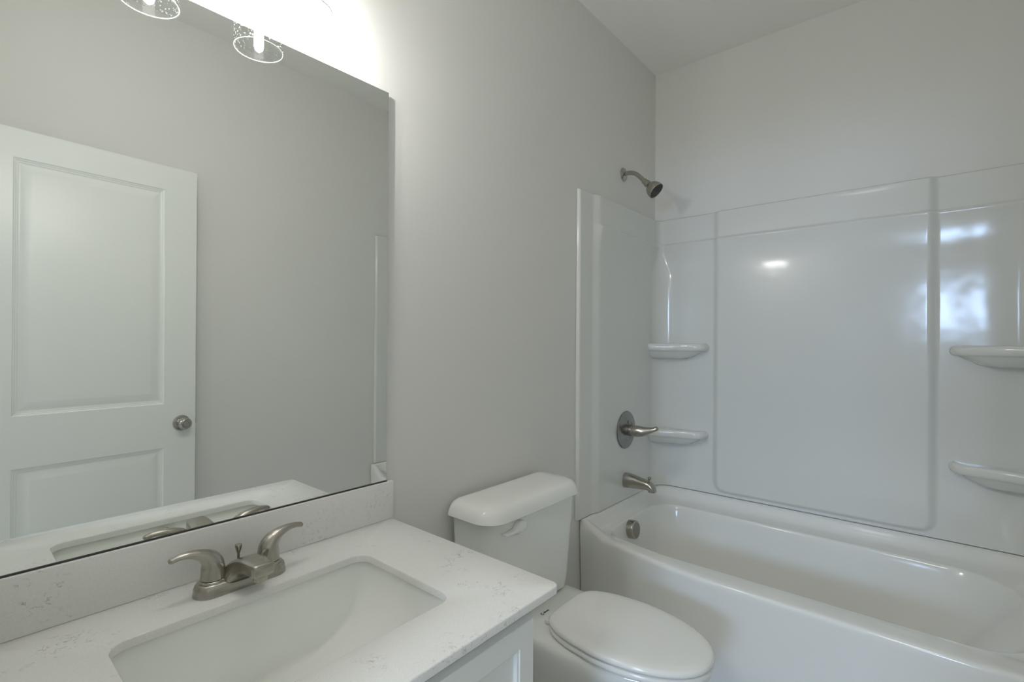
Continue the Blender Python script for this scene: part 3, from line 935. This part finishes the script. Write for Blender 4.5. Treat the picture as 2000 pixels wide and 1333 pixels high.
# corner shelves
def shelf(zt, m):
    bm = BM()
    # top outline from end wall, along the front, to the back wall
    xb = XB - 0.010; yw = -0.026
    front = catmull([(2.372, yw, 0), (2.374, -0.048, 0), (2.388, -0.092, 0), (2.408, -0.150, 0), (2.420, -0.205, 0), (2.426, -0.245, 0), (2.438, -0.272, 0), (2.458, -0.287, 0), (2.482, -0.292, 0), (xb, -0.293, 0)], 6)
    cn = Vector((xb, yw, 0))
    def lp(f, z):
        out = [p + (cn - p) * f for p in front]
        out = [Vector((p.x, p.y, z)) for p in out] + [Vector((xb, yw - 0.12 * (1 - f), z)), Vector((xb, yw, z)), Vector((xb - 0.06 * (1 - f), yw, z))]
        return [mir_y(v, m) for v in out]
    L_ = [lp(0.42, zt - 0.078), lp(0.30, zt - 0.070), lp(0.19, zt - 0.055), lp(0.13, zt - 0.044), lp(0.085, zt - 0.0385), lp(0.045, zt - 0.0370), lp(0.015, zt - 0.033), lp(0.0, zt - 0.025), lp(0.0, zt - 0.014), lp(0.02, zt - 0.005), lp(0.055, zt - 0.0005), lp(0.09, zt), lp(0.14, zt - 0.003), lp(0.22, zt - 0.004)]
    loft(bm, L_)
    return obj('shelf', bm, 'acrylic', su, sharp=60)
shelf(1.304, False); shelf(0.868, False); shelf(1.304, True); shelf(0.868, True)

# ------------------------------------------------------------------ shower fittings
sh = thing('shower_fixture', 'brushed nickel shower head on a bent arm high on the wall above the bathtub', 'shower head', (2.152, -0.0, 2.117))
S0 = Vector((2.152, 0, 2.117))
bm = BM(); lathe(bm, S0 + Vector((0, -0.0005, 0)), (0, -1, 0), [(0, 0.0315), (0.002, 0.032), (0.005, 0.029), (0.009, 0.018), (0.012, 0.0125), (0.012, 0.010)], 40)
obj('flange', bm, 'knob', sh)
HD = Vector((0.0, -0.72, -0.70)).normalized()
bm = BM()
A1 = Vector((2.152, -0.107, 2.064))
sweep(bm, [(2.152, -0.004, 2.117), (2.152, -0.030, 2.1185), (2.152, -0.060, 2.109), (2.152, -0.084, 2.089), A1, A1 + HD * 0.014], [0.0102] * 6, side=(1, 0, 0), n=24, k=8)
obj('arm', bm, 'nickel', sh)
bm = BM()
lathe(bm, A1, HD, [(0.0, 0.0100), (0.0, 0.0138), (0.016, 0.0138), (0.017, 0.0160), (0.024, 0.0172), (0.030, 0.0160), (0.033, 0.0160), (0.037, 0.0195), (0.046, 0.0275), (0.057, 0.0345), (0.068, 0.0380), (0.078, 0.0392), (0.084, 0.0387), (0.085, 0.0360), (0.083, 0.0350)], 48)
hd = obj('head', bm, 'nickel', sh, sharp=30)
bm = BM(); lathe(bm, A1 + HD * 0.0825, HD, [(0, 0.0353), (0.0015, 0.0350), (0.002, 0.032), (0.002, 0.001)], 40)
fc = obj('spray_face', bm, 'face', hd, label='dark spray face')
bm = BM(); u_, v_, d_ = frame(HD)
for rr_, n in ((0.008, 6), (0.016, 12), (0.024, 18), (0.0310, 24)):
    for i in range(n):
        a = 2 * pi * i / n
        lathe(bm, A1 + HD * 0.0844 + (u_ * cos(a) + v_ * sin(a)) * rr_, HD, [(0, 0.0013), (0.0018, 0.0009)], 8)
o = obj('nozzles', bm, 'nozzle', fc); o['kind'] = 'stuff'

YS = -0.0286
sv = thing('shower_valve', 'brushed nickel shower valve trim with round plate and lever handle', 'shower valve', (2.135, YS, 0.892))
V0 = Vector((2.135, YS, 0.892))
bm = BM(); lathe(bm, V0, (0, -1, 0), [(0, 0.0885), (0.003, 0.0890), (0.006, 0.0865), (0.009, 0.076), (0.012, 0.060), (0.0135, 0.050), (0.0120, 0.0485), (0.0125, 0.026)], 64)
pl = obj('escutcheon', bm, 'plate', sv, sharp=25)
bm = BM(); box(bm, V0.x - 0.0008, V0.x + 0.0008, V0.y - 0.0145, V0.y - 0.012, V0.z + 0.030, V0.z + 0.044)
obj('index_mark', bm, 'groove', pl, label='small dark index mark')
bm = BM(); lathe(bm, V0 + Vector((0, -0.010, 0)), (0, -1, 0), [(0, 0.0265), (0.030, 0.0262), (0.031, 0.0252), (0.0315, 0.0225), (0.034, 0.0225)], 48)
obj('hub', bm, 'nickel', sv, sharp=30)
bm = BM()
pts = [V0 + Vector(p) for p in ((0, -0.043, 0), (0.0, -0.060, 0.0), (0.003, -0.080, 0.001), (0.009, -0.103, 0.005), (0.016, -0.126, 0.011), (0.022, -0.143, 0.018))]
sweep(bm, pts, [(0.0262, 0.0262), (0.0262, 0.0262), (0.0240, 0.0236), (0.0195, 0.0180), (0.0145, 0.0122), (0.0128, 0.0105)], side=(1, 0, 0), n=32, k=8, round_ends=(False, True))
obj('lever_handle', bm, 'nickel', sv, sharp=40)

ts = thing('tub_spout', 'brushed nickel tub spout with a small diverter knob below the shower valve', 'tub spout', (2.135, YS, 0.645))
Q = Vector((2.135, YS, 0.650))
bm = BM()
pts = [Q + Vector(p) for p in ((0, 0.0, 0.004), (0, -0.030, 0.004), (0, -0.075, 0.001), (0, -0.108, -0.001), (0, -0.127, -0.007), (0, -0.135, -0.018), (0, -0.1355, -0.027))]
sweep(bm, pts, [(0.030, 0.0350), (0.0295, 0.0325), (0.0265, 0.026), (0.0245, 0.0215), (0.0225, 0.019), (0.0205, 0.0175), (0.0195, 0.0170)], side=(1, 0, 0), n=36, k=8, power=2.6)
obj('spout_body', bm, 'nickel', ts, sharp=40)
bm = BM(); lathe(bm, Q + Vector((0, -0.119, 0.010)), (0, -0.12, 1), [(0, 0.004), (0.016, 0.004), (0.018, 0.007), (0.026, 0.0085), (0.028, 0.0075), (0.0285, 0.004)], 24)
obj('diverter_knob', bm, 'nickel', ts)
